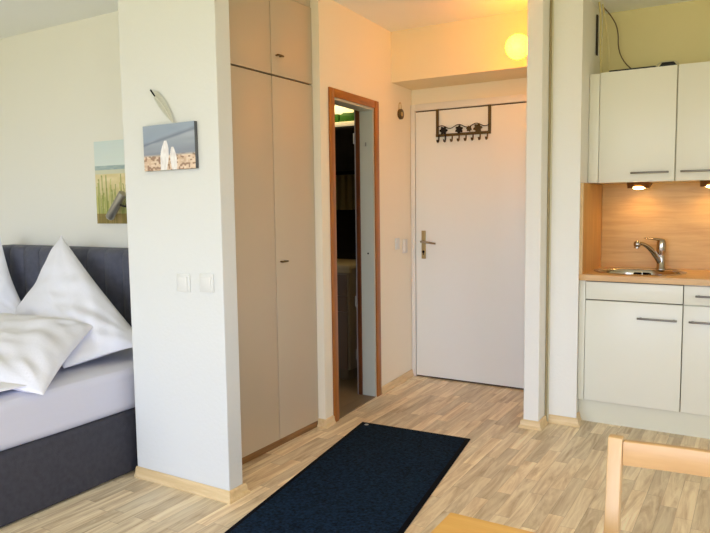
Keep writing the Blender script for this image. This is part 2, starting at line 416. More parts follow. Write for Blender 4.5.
# ------------------------------------------------------------------ wardrobe
wr = thing('wardrobe', 'tall beige built-in wardrobe with two long and two short doors beside the white partition', 'wardrobe', (-2.39, 2.73, 0))
XD = -2.215
b = B(); box(b, -2.575, XD-0.022, 2.284, 3.232, 0.0, 2.496); obj('body', b, m_wardbody, wr)
b = B(); box(b, XD-0.0215, XD-0.004, 2.30, 3.232, 0.0, 0.034, 0.001); obj('plinth', b, wood('brown_plinth', (120, 84, 46), (158, 116, 70), 'y'), wr)
b = B(); box(b, XD-0.0215, XD-0.006, 2.284, 3.232, 2.424, 2.496, 0.001); obj('top_filler', b, m_ward, wr)
b = B(); box(b, XD-0.0215, XD-0.002, 2.284, 2.470, 0.036, 2.42, 0.001); obj('side_filler', b, m_ward, wr)
for (y0, y1) in ((2.473, 2.8525), (2.8585, 3.232)):
    for (z0, z1, hz) in ((0.038, 1.990, 1.012), (1.999, 2.420, 2.10)):
        b = B(); box(b, XD-0.0205, XD, y0, y1, z0, z1, 0.0015); dr = obj('door', b, m_ward, wr)
        if y0 > 2.8:
            b = B(); yk = y0+0.055
            cyl(b, (XD, yk-0.016, hz), (XD+0.018, yk-0.016, hz), 0.0045); cyl(b, (XD, yk+0.016, hz), (XD+0.018, yk+0.016, hz), 0.0045)
            tube(b, [(XD+0.018, yk-0.026, hz), (XD+0.022, yk, hz), (XD+0.018, yk+0.026, hz)], 0.005, smooth=1)
            obj('knob', b, m_bronze, dr)

# ------------------------------------------------------------------ bed
bed = thing('bed', 'double bed with charcoal upholstered base and channelled headboard, pale sheet on mattress', 'bed', (-3.6, 1.7, 0))
b = B(); box(b, -4.45, -2.628, 0.60, 2.70, 0.004, 0.312, 0.022, 4); obj('base', b, m_uph, bed)
# headboard: upholstered panel with vertical channels
b = B(); n = 12; x0, x1 = -4.53, -2.605; w = (x1-x0)/n; yf, yb = 2.705, 2.835
prof = []
for i in range(n):
    for k in range(9):
        t = k/8.0; prof.append((x0+w*(i+t), yf-0.026*(math.sin(math.pi*t)**0.55 if 0 < t < 1 else 0)))
zs = [(0.03, 0), (0.99, 0), (1.035, 0.004), (1.058, 0.020), (1.066, 0.05), (1.066, 0.10)]
rows = [[b.verts.new((px, py+dy, z)) for px, py in prof] for z, dy in zs]
for A, Bq in zip(rows, rows[1:]):
    for j in range(len(prof)-1): b.faces.new((A[j], A[j+1], Bq[j+1], Bq[j]))
bk = [b.verts.new((px, yb, 1.066)) for px, py in prof]; bk0 = [b.verts.new((px, yb, 0.03)) for px, py in prof]
for A, Bq in ((rows[-1], bk), (bk, bk0), (bk0, rows[0])):
    for j in range(len(prof)-1): b.faces.new((A[j], A[j+1], Bq[j+1], Bq[j]))
for j, rev in ((0, False), (-1, True)):
    f = [r[j] for r in rows]+[bk[j], bk0[j]]; b.faces.new(f)
bmesh.ops.recalc_face_normals(b, faces=b.faces[:])
m_head = mat('slate_velvet_headboard', (88, 90, 104), 0.8, bump=(200, 0.3), var=(30, 0.12), spec=0.3)
m_head.node_tree.nodes['Principled BSDF'].inputs['Sheen Weight'].default_value = 0.08
obj('headboard', b, m_head, bed, angle=60)
# mattress under a fitted sheet, softly wrinkled
def wob(x, y, z, s=1.0):
    return s*(0.5*math.sin(3.1*x+1.7*y)+0.3*math.sin(7.3*y-4.0*z+2*x)+0.2*math.sin(13*y+9*z))
def soft_box(x0, x1, y0, y1, z0, z1, bev, cuts, amp):
    b = B(); box(b, x0, x1, y0, y1, z0, z1)
    bmesh.ops.subdivide_edges(b, edges=b.edges[:], cuts=cuts, use_grid_fill=True)
    cx, cy_, cz = (x0+x1)/2, (y0+y1)/2, (z0+z1)/2; hx, hy, hz = (x1-x0)/2, (y1-y0)/2, (z1-z0)/2
    for v in b.verts:
        d = Vector((v.co.x-cx, v.co.y-cy_, v.co.z-cz))
        q = Vector((max(abs(d.x)-(hx-bev), 0), max(abs(d.y)-(hy-bev), 0), max(abs(d.z)-(hz-bev), 0)))
        if q.length > 1e-9:
            qn = q.normalized()*bev
            for i, h in enumerate((hx, hy, hz)):
                if q[i] > 0: d[i] = math.copysign(h-bev+qn[i], d[i])
        p = Vector((cx, cy_, cz))+d
        p.x += amp*wob(p.x, p.y, p.z)*(1 if abs(d.x) > hx*0.9 else 0); p.z += amp*wob(p.y, p.x, p.z)*(1 if d.z > 0 else 0)
        v.co = p
    return b
obj('mattress', soft_box(-4.43, -2.648, 0.62, 2.695, 0.30, 0.528, 0.05, 36, 0.006), m_sheet, bed, angle=80)

# pillows: a square cushion surface stretched between four corner points
def cushion(name, c, thick, label, cat, group=None, seed=0, n=52, belly=0.10, sag=0.0, m=None):
    c = [Vector(p) for p in c]; rnd = random.Random(seed)
    ph = [rnd.uniform(0, 6.28) for _ in range(8)]
    cen = sum(c, Vector())/4; nm = (c[2]-c[0]).cross(c[3]-c[1]).normalized()
    if nm.z < 0: nm = -nm
    b = B(); T, Bt = [], []
    for i in range(n+1):
        for j in range(n+1):
            u, v = i/n, j/n
            # edges drawn in towards the middle
            uu = u + belly*math.sin(math.pi*v)*(0.5-u)*0.9*(abs(2*u-1)**2)
            vv = v + belly*math.sin(math.pi*u)*(0.5-v)*0.9*(abs(2*v-1)**2)
            p = c[0]*(1-uu)*(1-vv)+c[1]*uu*(1-vv)+c[2]*uu*vv+c[3]*(1-uu)*vv
            e = (1-(2*u-1)**4)*(1-(2*v-1)**4); e = max(e, 0)**0.62
            rad = math.hypot(u-0.5, v-0.5); ang = math.atan2(v-0.5, u-0.5)
            wr_ = 0.010*math.sin(6*ang+ph[0]+3*rad)*min(1, rad*2)+0.006*math.sin(11*u+5*v+ph[1])+0.005*math.sin(15*v-7*u+ph[2])
            wr_ += 0.006*math.sin(26*u+9*math.sin(3*v+ph[3])+ph[4])*(0.4+0.6*v)+0.005*math.sin(31*v+7*math.sin(4*u+ph[5]))*(1-u)
            for cu, cv in ((0, 0), (1, 0), (1, 1), (0, 1)):
                dd = math.hypot(u-cu, v-cv); wr_ += 0.010*math.exp(-dd*3.2)*math.sin(13*math.atan2(v-cv, u-cu)+ph[6])
            h = thick*e*0.5
            s = -sag*e
            T.append(b.verts.new(p+nm*(h+wr_*e+s+0.002))); Bt.append(b.verts.new(p-nm*(h*0.8-wr_*e*0.4-s+0.002)))
    k = n+1
    for i in range(n):
        for j in range(n):
            a, b1, c1, d1 = i*k+j, (i+1)*k+j, (i+1)*k+j+1, i*k+j+1
            b.faces.new((T[a], T[b1], T[c1], T[d1])); b.faces.new((Bt[d1], Bt[c1], Bt[b1], Bt[a]))
    rim = [i*k for i in range(n)]+[n*k+j for j in range(n)]+[i*k+n for i in range(n, 0, -1)]+[j for j in range(n, 0, -1)]
    for q in range(len(rim)):
        a, c2 = rim[q], rim[(q+1) % len(rim)]; b.faces.new((T[a], T[c2], Bt[c2], Bt[a]))
    bmesh.ops.recalc_face_normals(b, faces=b.faces[:])
    return tag(obj(name, b, m or m_linen, angle=85), label, cat, group)
G = 'white pillows on the bed'
cushion('pillow', [(-4.36, 2.63, 1.17), (-5.0, 2.50, 0.62), (-4.35, 2.06, 0.60), (-3.88, 2.52, 0.60)], 0.16, 'white upright pillow against the headboard, cut off by the left edge of the photo', 'pillow', G, 1)
cushion('pillow', [(-3.66, 2.60, 1.15), (-3.97, 2.44, 0.58), (-2.82, 1.98, 0.555), (-2.68, 2.36, 0.61)], 0.17, 'big white pillow with its corner pointing up against the headboard, next to the partition', 'pillow', G, 2, belly=0.05)
cushion('pillow', [(-2.93, 2.25, 0.71), (-3.80, 2.12, 0.73), (-3.38, 1.42, 0.645), (-2.570, 1.70, 0.530)], 0.13, 'white pillow lying flat in front of the two upright pillows, corner at the mattress edge', 'pillow', G, 3, belly=0.05)
cushion('duvet', [(-2.66, 1.72, 0.560), (-2.68, 0.75, 0.575), (-4.38, 0.75, 0.585), (-4.2, 1.60, 0.60)], 0.08, 'white duvet at the lower left on the mattress, below the flat pillow', 'duvet', None, 5, belly=0.03)

# ------------------------------------------------------------------ pictures on the walls
def picture(name, x0, x1, y, z0, z1, depth, fn, label, nx=150, nz=110, tilt=0.0, side=(90, 92, 96)):
    """stretched canvas hanging flat on a wall that faces -Y; fn(u,v) gives the printed sRGB colour"""
    t = thing(name, label, 'picture', ((x0+x1)/2, y, z0))
    b = B(); lay = b.loops.layers.color.new('print'); vs = {}
    for i in range(nx+1):
        for j in range(nz+1): vs[i, j] = b.verts.new((x0+(x1-x0)*i/nx, y-depth, z0+(z1-z0)*j/nz))
    for i in range(nx):
        for j in range(nz):
            f = b.faces.new((vs[i, j], vs[i+1, j], vs[i+1, j+1], vs[i, j+1]))
            for l, (a, c) in zip(f.loops, ((i, j), (i+1, j), (i+1, j+1), (i, j+1))):
                col = lin(fn(a/nx, c/nz)); 
                g = lambda q: 12.92*q if q <= 0.0031308 else 1.055*q**(1/2.4)-0.055
                l[lay] = (g(col[0]), g(col[1]), g(col[2]), 1)
    obj('canvas_print', b, vcol_mat(name+'_print'), t, smooth=False)
    b = B(); box(b, x0, x1, y-depth+0.0004, y-0.0008, z0, z1, 0.001); obj('stretcher', b, mat(name+'_side', side, 0.7), t)
    if tilt:
        t.rotation_euler = (0, tilt, 0)
    return t
def hsh(a, b_): 
    q = math.sin(a*127.1+b_*311.7)*43758.5453; return q-math.floor(q)
def vn(x, y):
    xi, yi = math.floor(x), math.floor(y); fx, fy = x-xi, y-yi; fx = fx*fx*(3-2*fx); fy = fy*fy*(3-2*fy)
    return (hsh(xi, yi)*(1-fx)+hsh(xi+1, yi)*fx)*(1-fy)+(hsh(xi, yi+1)*(1-fx)+hsh(xi+1, yi+1)*fx)*fy
def mixc(a, b_, t):
    t = max(0, min(1, t)); return tuple(a[i]+(b_[i]-a[i])*t for i in range(3))
def beach_stones(u, v):
    d = v-(0.60+0.28*u)
    c = mixc((128, 136, 152), (168, 176, 188), (v-0.3)*1.6+0.3*vn(u*3, v*14))
    c = mixc(c, (172, 180, 192), math.exp(-((d-0.02)/0.10)**2)*0.7)
    if d > 0.0: c = mixc(c, (140, 156, 178), 0.45+0.3*vn(u*5, v*9))
    c = mixc(c, (92, 104, 124), 0.6*math.exp(-((d+0.03)/(0.02+0.02*vn(u*6, 1)))**2))
    if v < 0.36:
        t = (0.36-v)/0.06
        s = vn(u*26, v*26); sand = mixc((200, 170, 144), (232, 210, 188), vn(u*9, v*20))
        if s > 0.66: sand = mixc(sand, (120, 86, 68), 0.6)
        if s < 0.22: sand = mixc(sand, (232, 214, 198), 0.7)
        c = mixc(c, sand, t)
    for cx, w, h, lean in ((0.39, 0.095, 0.64, 0.05), (0.60, 0.072, 0.50, -0.03)):
        if v < h+0.02:
            k = v/h; ww = w*(1-max(0, k)**4*0.7)*(0.75+0.4*math.sin(min(1, k)*2.6))
            if abs(u-cx-lean*k) < ww*0.8 and k < 1: c = mixc((224, 218, 218), (246, 244, 244), vn(u*40, v*12))
    return c
def dune_grass(u, v):
    if v > 0.70: c = mixc((222, 232, 228), (212, 226, 226), (v-0.7)*3)
    elif v > 0.655: c = mixc((150, 172, 176), (182, 196, 190), vn(u*12, v*60))
    elif v > 0.60: c = (214, 214, 190)
    else:
        c = mixc((236, 222, 180), (220, 204, 150), vn(u*8, v*24))
        c = mixc(c, (120, 128, 52), (0.52-v)*1.5*vn(u*22+v*3, v*3))
        for k in range(60):
            bx = hsh(k*1.7, 3.3)*1.3-0.15; hh = 0.25+0.35*hsh(k, 7); ln = (hsh(k, 9)-0.5)*0.5
            if v < hh and abs(u-bx-ln*v*v) < 0.012: c = mixc(c, (124, 138, 58) if k % 3 else (190, 190, 106), 0.6)
        if v < 0.12: c = mixc(c, (128, 96, 44), 0.6)
    return c
picture('canvas_picture', -2.423, -2.105, 2.1875, 1.478, 1.680, 0.020, beach_stones, 'small canvas of two white shapes on a beach, on the white partition', tilt=-0.008)
picture('canvas_picture', -3.635, -3.25, 2.869, 1.215, 1.730, 0.022, dune_grass, 'tall canvas of dune grass and sea above the headboard, half behind the partition', 90, 160, side=(196, 204, 196))

# feather tucked above the small canvas
fe = thing('feather', 'white bird feather with dark tip, on the partition above the small canvas', 'feather', (-2.29, 2.173, 1.68))
P0, P1 = Vector((-2.360, 2.176, 1.828)), Vector((-2.236, 2.172, 1.684))
ax = (P1-P0); ln = ax.length; ax.normalize(); sd = ax.cross(Vector((0, 1, 0))).normalized()
b = B(); N_ = 26; L_, R_, Mid = [], [], []
for i in range(N_+1):
    t = i/N_; w = 0.023*math.sin(math.pi*min(1, 0.06+0.94*t)**0.8)**0.7*(1 if t < 0.95 else 0.8)+0.002
    bow = 0.003*math.sin(math.pi*t); p = P0+ax*ln*t+sd*bow
    jag = 0.003*(hsh(i, 2)-0.5)
    Mid.append(b.verts.new(p+Vector((0, -0.004, 0)))); L_.append(b.verts.new(p+sd*(w+jag))); R_.append(b.verts.new(p-sd*(w*0.75-jag)))
for i in range(N_):
    b.faces.new((Mid[i], Mid[i+1], L_[i+1], L_[i])); b.faces.new((R_[i], R_[i+1], Mid[i+1], Mid[i]))
ret = bmesh.ops.solidify(b, geom=b.faces[:], thickness=0.0012)
obj('vane', b, mat('feather_vane', (224, 224, 212), 0.7, var=(60, 0.08, (1, 1, 4))), fe)
b = B(); tube(b, [P0+Vector((0, -0.005, 0))-ax*0.012, P0+Vector((0, -0.005, 0))+ax*0.03], [0.004, 0.003]); obj('tip', b, m_rub, fe)
b = B(); tube(b, [P0+Vector((0, -0.0055, 0))+ax*0.03, P0+ax*ln*0.5+sd*0.010+Vector((0, -0.006, 0)), P1+Vector((0, -0.0045, 0))], [0.002, 0.0016, 0.001], seg=8, smooth=2)
obj('shaft', b, mat('feather_shaft', (232, 230, 216), 0.5), fe)

# brushed reading lamp by the bed
rl = thing('reading_lamp', 'brushed metal cylinder reading lamp on the wall over the headboard', 'lamp', (-3.26, 2.868, 1.33))
m_lampsteel = mat('bright_brushed_lamp', (164, 160, 150), 0.36, 0.8)
b = B(); cyl(b, (-3.315, 2.79, 1.400), (-3.445, 2.79, 1.255), 0.026, 0.026, 32, 0.002); obj('lamp_shade', b, m_lampsteel, rl)
b = B(); cyl(b, (-3.4452, 2.79, 1.2548), (-3.448, 2.79, 1.2517), 0.022); obj('lens', b, mat('lamp_lens', (215, 212, 200), 0.3), rl)
b = B(); tube(b, [(-3.37, 2.79, 1.34), (-3.32, 2.79, 1.322), (-3.28, 2.79, 1.322), (-3.24, 2.82, 1.322), (-3.23, 2.852, 1.322)], 0.006, smooth=2); obj('arm', b, m_black, rl)
b = B(); cyl(b, (-3.23, 2.8685, 1.322), (-3.23, 2.853, 1.322), 0.035, seg=32, bev=0.002); obj('wall_plate', b, m_steel, rl)

# light switches
def switch(loc, facing, label, w=0.040, group=None, sc=1.0):
    t = thing('light_switch', label, 'switch', loc, group)
    x, y, z = loc; h = 0.041*sc
    if facing == 'y':
        b = B(); box(b, x-w, x+w, y-0.009, y-0.0006, z-h, z+h, 0.003); obj('plate', b, m_plastic, t)
        b = B(); prism(b, [(y-0.0091, z-h*0.72), (y-0.0125, z-h*0.72), (y-0.0155, z+h*0.72), (y-0.0091, z+h*0.72)], x-w*0.72, x+w*0.72, 'x', 0.001); obj('rocker', b, m_plastic, t)
    else:
        b = B(); box(b, x+0.0006, x+0.010, y-w, y+w, z-h, z+h, 0.003); obj('plate', b, m_plastic, t)
        b = B(); prism(b, [(x+0.0101, z-h*0.72), (x+0.0155, z-h*0.72), (x+0.012, z+h*0.72), (x+0.0101, z+h*0.72)], y-w*0.72, y+w*0.72, 'y', 0.001); obj('rocker', b, m_plastic, t)
    return t
switch((-2.219, 2.188, 0.972), 'y', 'white light switch on the partition, left one of the pair')
switch((-2.078, 2.188, 0.978), 'y', 'white light switch on the partition, right one nearer the wardrobe')
switch((wx(4.30)+0.002, 4.30, 1.03), 'x', 'small white switch on the hallway wall left of the entrance door, farther from the frame', 0.03)
switch((wx(4.44)+0.002, 4.44, 1.005), 'x', 'small white switch on the hallway wall right beside the entrance door frame', 0.035, None, 1.25)

# small round barometer hanging in the hallway
hg = thing('wall_ornament', 'small round dark medallion hanging on a cord on the hallway wall', 'ornament', (wx(4.37), 4.37, 1.95))
x = wx(4.37)
b = B(); cyl(b, (x+0.002, 4.37, 1.955), (x+0.020, 4.37, 1.955), 0.037, seg=32, bev=0.003); obj('medallion', b, m_bronze, hg)
b = B(); cyl(b, (x+0.0202, 4.37, 1.955), (x+0.022, 4.37, 1.955), 0.016, seg=24); obj('dial', b, mat('brass_dial', (196, 164, 96), 0.3, 0.5), hg)
b = B(); tube(b, [(x+0.006, 4.352, 1.978), (x+0.006, 4.352, 2.025), (x+0.006, 4.37, 2.04), (x+0.006, 4.388, 2.025), (x+0.006, 4.388, 1.978)], 0.0025, smooth=2); obj('cord', b, mat('beige_cord', (196, 168, 110), 0.8), hg)

# over-door coat rack with silhouettes
rk = thing('coat_rack', 'dark metal over-door coat rack with eight hooks and leaf ornaments on the white entrance door', 'coat rack', (-1.84, 4.566, 1.79))
YR = 4.558
for x in (-2.046, -1.652):
    b = B(); box(b, x, x+0.022, YR, YR+0.004, 1.795, 1.989); box(b, x, x+0.022, YR, 4.5985, 1.9889, 1.993)
    obj('hanger', b, m_bronze, rk)
b = B(); box(b, -2.046, -1.630, YR-0.003, YR, 1.795, 1.815); obj('lower_bar', b, m_bronze, rk)
b = B(); tube(b, [(-2.035+0.405*i/24, YR-0.002, 1.862+0.012*math.sin(i*0.8)) for i in range(25)], 0.003, seg=8); obj('wire', b, m_black, rk)
for k, (cx, s, mm) in enumerate(((-1.985, 0.030, m_black), (-1.865, 0.029, m_black), (-1.79, 0.020, m_bronze), (-1.725, 0.032, m_bronze))):
    b = B(); rn = random.Random(k)
    for a in range(6):
        an = a*math.pi/3+k*0.4; q = Vector((math.cos(an), 0, math.sin(an))); pr_ = Vector((-q.z, 0, q.x)); c0 = Vector((cx, 0, 1.838))
        pl = [c0+q*s*t+pr_*s*w for t, w in ((0, 0.12), (0.5, 0.38), (0.85, 0.28), (1.12, 0), (0.85, -0.28), (0.5, -0.38), (0, -0.12))]
        prism(b, [(p.x, p.z) for p in pl], YR-0.006, YR-0.002, 'y')
    cyl(b, (cx, YR-0.010, 1.838), (cx, YR-0.002, 1.838), s*0.35, seg=16)
    obj('ornament', b, mm, rk)
for k in range(8):
    x = -2.022+k*0.0525; b = B()
    tube(b, [(x, YR-0.003, 1.808), (x, YR-0.004, 1.772), (x, YR-0.014, 1.757), (x, YR-0.030, 1.757), (x, YR-0.036, 1.772)], 0.0055, seg=8, smooth=2)
    obj('hook', b, m_black if k < 2 else m_bronze, rk)

# globe light on the right-hand wall of the hallway
gl = thing('globe_lamp', 'glowing round yellow globe lamp beside the white post, high in the hallway', 'lamp', (-1.1535, 3.95, 2.219))
b = B(); bmesh.ops.create_uvsphere(b, u_segments=40, v_segments=24, radius=0.0715)
bmesh.ops.translate(b, verts=b.verts, vec=(-1.2515, 3.95, 2.219))
obj('glass_globe', b, mat('lit_globe_glass', (255, 240, 180), 0.3, emit=((1.0, 0.29, 0.006), 25.0)), gl)
b = B(); cyl(b, (-1.1538, 3.95, 2.219), (-1.166, 3.95, 2.219), 0.042, seg=32, bev=0.003); cyl(b, (-1.165, 3.95, 2.219), (-1.19, 3.95, 2.219), 0.03, seg=24)
obj('socket', b, m_frame, gl)

# ------------------------------------------------------------------ mat
mt = thing('door_mat', 'dark navy ribbed carpet mat with black border lying on the wood floor', 'mat', (-1.6, 2.55, 0))
TL, TR = Vector((-2.022, 3.417)), Vector((-1.343, 3.452)); BL = TL+Vector((0.215, -1.462))*1.22; BR = TR+Vector((0.163, -1.135))*1.57
def quad(bm, c, inset, z0, z1, bev):
    cen = sum(c, Vector((0, 0)))/4
    pl = []
    for i, p in enumerate(c):
        a = (c[i-1]-p).normalized(); d = (c[(i+1) % 4]-p).normalized(); pl.append(p+(a+d)*inset)
    prism(bm, [(p.x, p.y) for p in pl], z0, z1, bev=bev)
b = B(); quad(b, [TL, TR, BR, BL], 0.0, 0.0005, 0.006, 0.002); obj('rubber_border', b, m_rub, mt)
b = B(); quad(b, [TL, TR, BR, BL], 0.024, 0.006, 0.0095, 0.001); obj('carpet', b, m_mat, mt)
b = B(); c = TL+Vector((0.055, -0.045)); cyl(b, (c.x, c.y, 0.0094), (c.x, c.y, 0.0105), 0.013, seg=16); obj('badge', b, mat('grey_badge', (170, 176, 184), 0.5), mt)

# ------------------------------------------------------------------ kitchen
KX = -0.906
def handle(x0, x1, y, z, parent, name='handle'):
    b = B(); box(b, x0, x1, y-0.030, y-0.021, z-0.0055, z+0.0055, 0.002)
    for x in (x0+0.012, x1-0.022): box(b, x, x+0.010, y-0.0215, y-0.0004, z-0.004, z+0.004)
    return obj(name, b, m_hand, parent)
YB = 4.060
def base_unit(x0, x1, label, filler=False, handle_side='right', drawer_handle=True):
    t = thing('base_cabinet', label, 'cabinet', ((x0+x1)/2, 4.32, 0), 'cream kitchen base cabinets' )
    xl = KX+0.0015 if filler else x0-0.0015
    b = B(); box(b, xl, xl+0.018, YB+0.021, 4.598, 0.135, 0.854); box(b, x1-0.0175, x1+0.0005, YB+0.021, 4.598, 0.135, 0.854)
    box(b, xl+0.018, x1-0.0175, YB+0.021, 4.598, 0.135, 0.153); box(b, xl+0.018, x1-0.0175, 4.586, 4.598, 0.153, 0.854); box(b, xl+0.018, x1-0.0175, YB+0.021, YB+0.035, 0.72, 0.854); obj('body', b, m_gapk if filler else m_creamb, t)
    if filler:
        b = B(); box(b, KX+0.002, x0-0.0015, YB+0.001, YB+0.020, 0.137, 0.852, 0.001); obj('filler', b, m_cream, t)
    b = B(); box(b, x0+0.0015, x1-0.0015, YB, YB+0.020, 0.745, 0.847, 0.0015); f = obj('drawer_front', b, m_cream, t)
    if drawer_handle:
        c = (x0+x1)/2; handle(c-0.10, c+0.10, YB, 0.795, f)
    b = B(); box(b, x0+0.0015, x1-0.0015, YB, YB+0.020, 0.140, 0.738, 0.0015); d = obj('door', b, m_cream, t)
    if handle_side == 'right': handle(x1-0.230, x1-0.025, YB, 0.652, d)
    else: handle(x0+0.030, x0+0.235, YB, 0.652, d)
    return t
m_gapk = mat('carcass_gap_shade', (110, 102, 80), 0.7)  # carcass darkened so its colour supplies shade in the door gaps
base_unit(-0.868, -0.350, 'cream base cabinet under the sink, plain drawer front without handle', True, 'right', False)
base_unit(-0.347, -0.030, 'narrow cream base cabinet with bar-handled drawer at the right photo edge', False, 'left')
b = B(); box(b, KX+0.002, -0.0295, YB+0.035, YB+0.055, 0.0, 0.134); tag(obj('kickboard', b, m_creamb), 'long cream kickboard along the floor under the kitchen base cabinets', 'kickboard')
# worktop with a real sink cut-out
wt = thing('worktop', 'pale beech kitchen worktop with the round sink set in it', 'worktop', (-0.46, 4.33, 0.855))
SX, SY, SZ = -0.617, 4.335, 0.889
b = B(); x0, x1, y0, y1 = KX+0.001, -0.026, 4.040, 4.590
nseg = 48; hole_r = (0.232, 0.196)
def ringpts(z): return [b.verts.new((SX+hole_r[0]*math.cos(2*math.pi*k/nseg), SY+hole_r[1]*math.sin(2*math.pi*k/nseg), z)) for k in range(nseg)]
def outpts(z):
    o = []
    for k in range(nseg):
        a = 2*math.pi*k/nseg; dx, dy = math.cos(a), math.sin(a)
        ts = []
        if dx > 1e-9: ts.append((x1-SX)/dx)
        if dx < -1e-9: ts.append((x0-SX)/dx)
        if dy > 1e-9: ts.append((y1-SY)/dy)
        if dy < -1e-9: ts.append((y0-SY)/dy)
        t = min(q for q in ts if q > 0); o.append([SX+dx*t, SY+dy*t])
    for cx_, cy2 in ((x0, y0), (x1, y0), (x1, y1), (x0, y1)):
        k = min(range(nseg), key=lambda i: (o[i][0]-cx_)**2+(o[i][1]-cy2)**2); o[k] = [cx_, cy2]
    return [b.verts.new((p[0], p[1], z)) for p in o]
ti, to, bi_, bo = ringpts(0.889), outpts(0.889), ringpts(0.855), outpts(0.855)
for k in range(nseg):
    k2 = (k+1) % nseg
    for q in ((ti[k], to[k], to[k2], ti[k2]), (bo[k], bi_[k], bi_[k2], bo[k2]), (to[k], bo[k], bo[k2], to[k2]), (ti[k2], bi_[k2], bi_[k], ti[k])): b.faces.new(q)
bmesh.ops.recalc_face_normals(b, faces=b.faces[:])
obj('board', b, m_beechtop, wt, smooth=False)
sk = thing('sink', 'round stainless steel kitchen sink set into the beech worktop', 'sink', (SX, SY, 0.74))
b = B(); lathe(b, [(1.08, 0.0008), (1.085, 0.003), (1.04, 0.005), (0.985, 0.003), (0.955, -0.004), (0.93, -0.03), (0.90, -0.10), (0.83, -0.128), (0.55, -0.134), (0.10, -0.140), (0, -0.140)], (SX, SY, 0.889), 64, 0.240, 0.205)
obj('bowl', b, m_sink, sk, angle=80)
b = B(); lathe(b, [(0, 0.004), (0.030, 0.004), (0.038, 0.001), (0.038, -0.002)], (SX, SY, 0.750), 24); obj('drain', b, m_chrome, sk)
b = B(); box(b, SX-0.055, SX-0.012, SY+0.170, SY+0.176, 0.850, 0.868, 0.001); box(b, SX-0.004, SX+0.035, SY+0.170, SY+0.176, 0.850, 0.868, 0.001)
obj('bowl_reflection', b, m_rub, sk)  # black plates imitate a dark reflection on the bowl's far side
# tap
TX, TY = -0.520, 4.525
tp = thing('kitchen_tap', 'chrome single-lever kitchen tap standing behind the round sink', 'tap', (TX, TY, 0.8895))
b = B(); lathe(b, [(0.030, 0), (0.030, 0.006), (0.025, 0.012), (0.023, 0.10), (0.027, 0.115), (0.027, 0.168), (0.022, 0.181), (0, 0.183)], (TX, TY, 0.8895), 32)
obj('tap_body', b, m_chrome, tp)
b = B(); tube(b, [(TX, TY, 0.925), (TX-0.025, TY-0.03, 0.975), (TX-0.055, TY-0.065, 1.022), (TX-0.085, TY-0.10, 1.050), (TX-0.112, TY-0.135, 1.058)], [0.019, 0.017, 0.014, 0.012, 0.011], smooth=2, seg=16)
bs = bmesh.new(); bmesh.ops.create_uvsphere(bs, u_segments=20, v_segments=14, radius=0.022); bmesh.ops.translate(bs, verts=bs.verts, vec=(TX-0.118, TY-0.142, 1.052)); merge(b, bs)
cyl(b, (TX-0.118, TY-0.142, 1.052), (TX-0.122, TY-0.146, 1.026), 0.014)
obj('spout', b, m_chrome, tp)
b = B(); tube(b, [(TX+0.012, TY+0.01, 1.068), (TX-0.01, TY-0.01, 1.074), (TX-0.05, TY-0.045, 1.082), (TX-0.085, TY-0.075, 1.086)], [0.011, 0.010, 0.006, 0.004], smooth=1)
obj('lever', b, m_chrome, tp)
# wooden splashback and side board
b = B(); box(b, KX+0.0205, -0.026, 4.591, 4.5995, 0.8895, 1.44); tag(obj('splashback', b, m_beech), 'beech splashback board on the kitchen wall behind the sink', 'splashback')
sb = thing('side_panel', 'beech side board closing the left end of the kitchen niche above the worktop', 'panel', (KX+0.01, 4.3, 0.8895))
b = B(); box(b, KX+0.001, KX+0.019, 4.055, 4.5905, 0.8895, 1.422); obj('board', b, m_beechz, sb)
b = B(); box(b, KX+0.001, KX+0.019, 4.0535, 4.0548, 0.8895, 1.422); obj('edge_strip', b, wood('pale_edge_band', (222, 190, 140), (236, 208, 160), 'z'), sb)
YU = 4.238
def wall_unit(x0, x1, label, filler=False, side='right'):
    t = thing('wall_cabinet', label, 'cabinet', ((x0+x1)/2, 4.42, 1.424), 'cream kitchen wall cabinets')
    xl = KX+0.0015 if filler else x0-0.0015
    b = B(); box(b, xl, x1+0.0005, YU+0.021, 4.590, 1.426, 2.064); obj('body', b, m_creamb, t)
    if filler:
        b = B(); box(b, KX+0.002, x0-0.0015, YU+0.001, YU+0.020, 1.426, 2.066, 0.001); obj('filler', b, m_cream, t)
    b = B(); box(b, x0+0.002, x1-0.002, YU, YU+0.020, 1.424, 2.070, 0.0015); d = obj('door', b, m_cream, t)
    if side == 'right': handle(x1-0.232, x1-0.028, YU, 1.476, d)
    else: handle(x0+0.028, x0+0.232, YU, 1.476, d)
wall_unit(-0.845, -0.4285, 'cream wall cabinet nearest the partition, over the sink', True, 'right')
wall_unit(-0.4255, -0.030, 'cream wall cabinet at the right photo edge, beside the one over the sink', False, 'left')
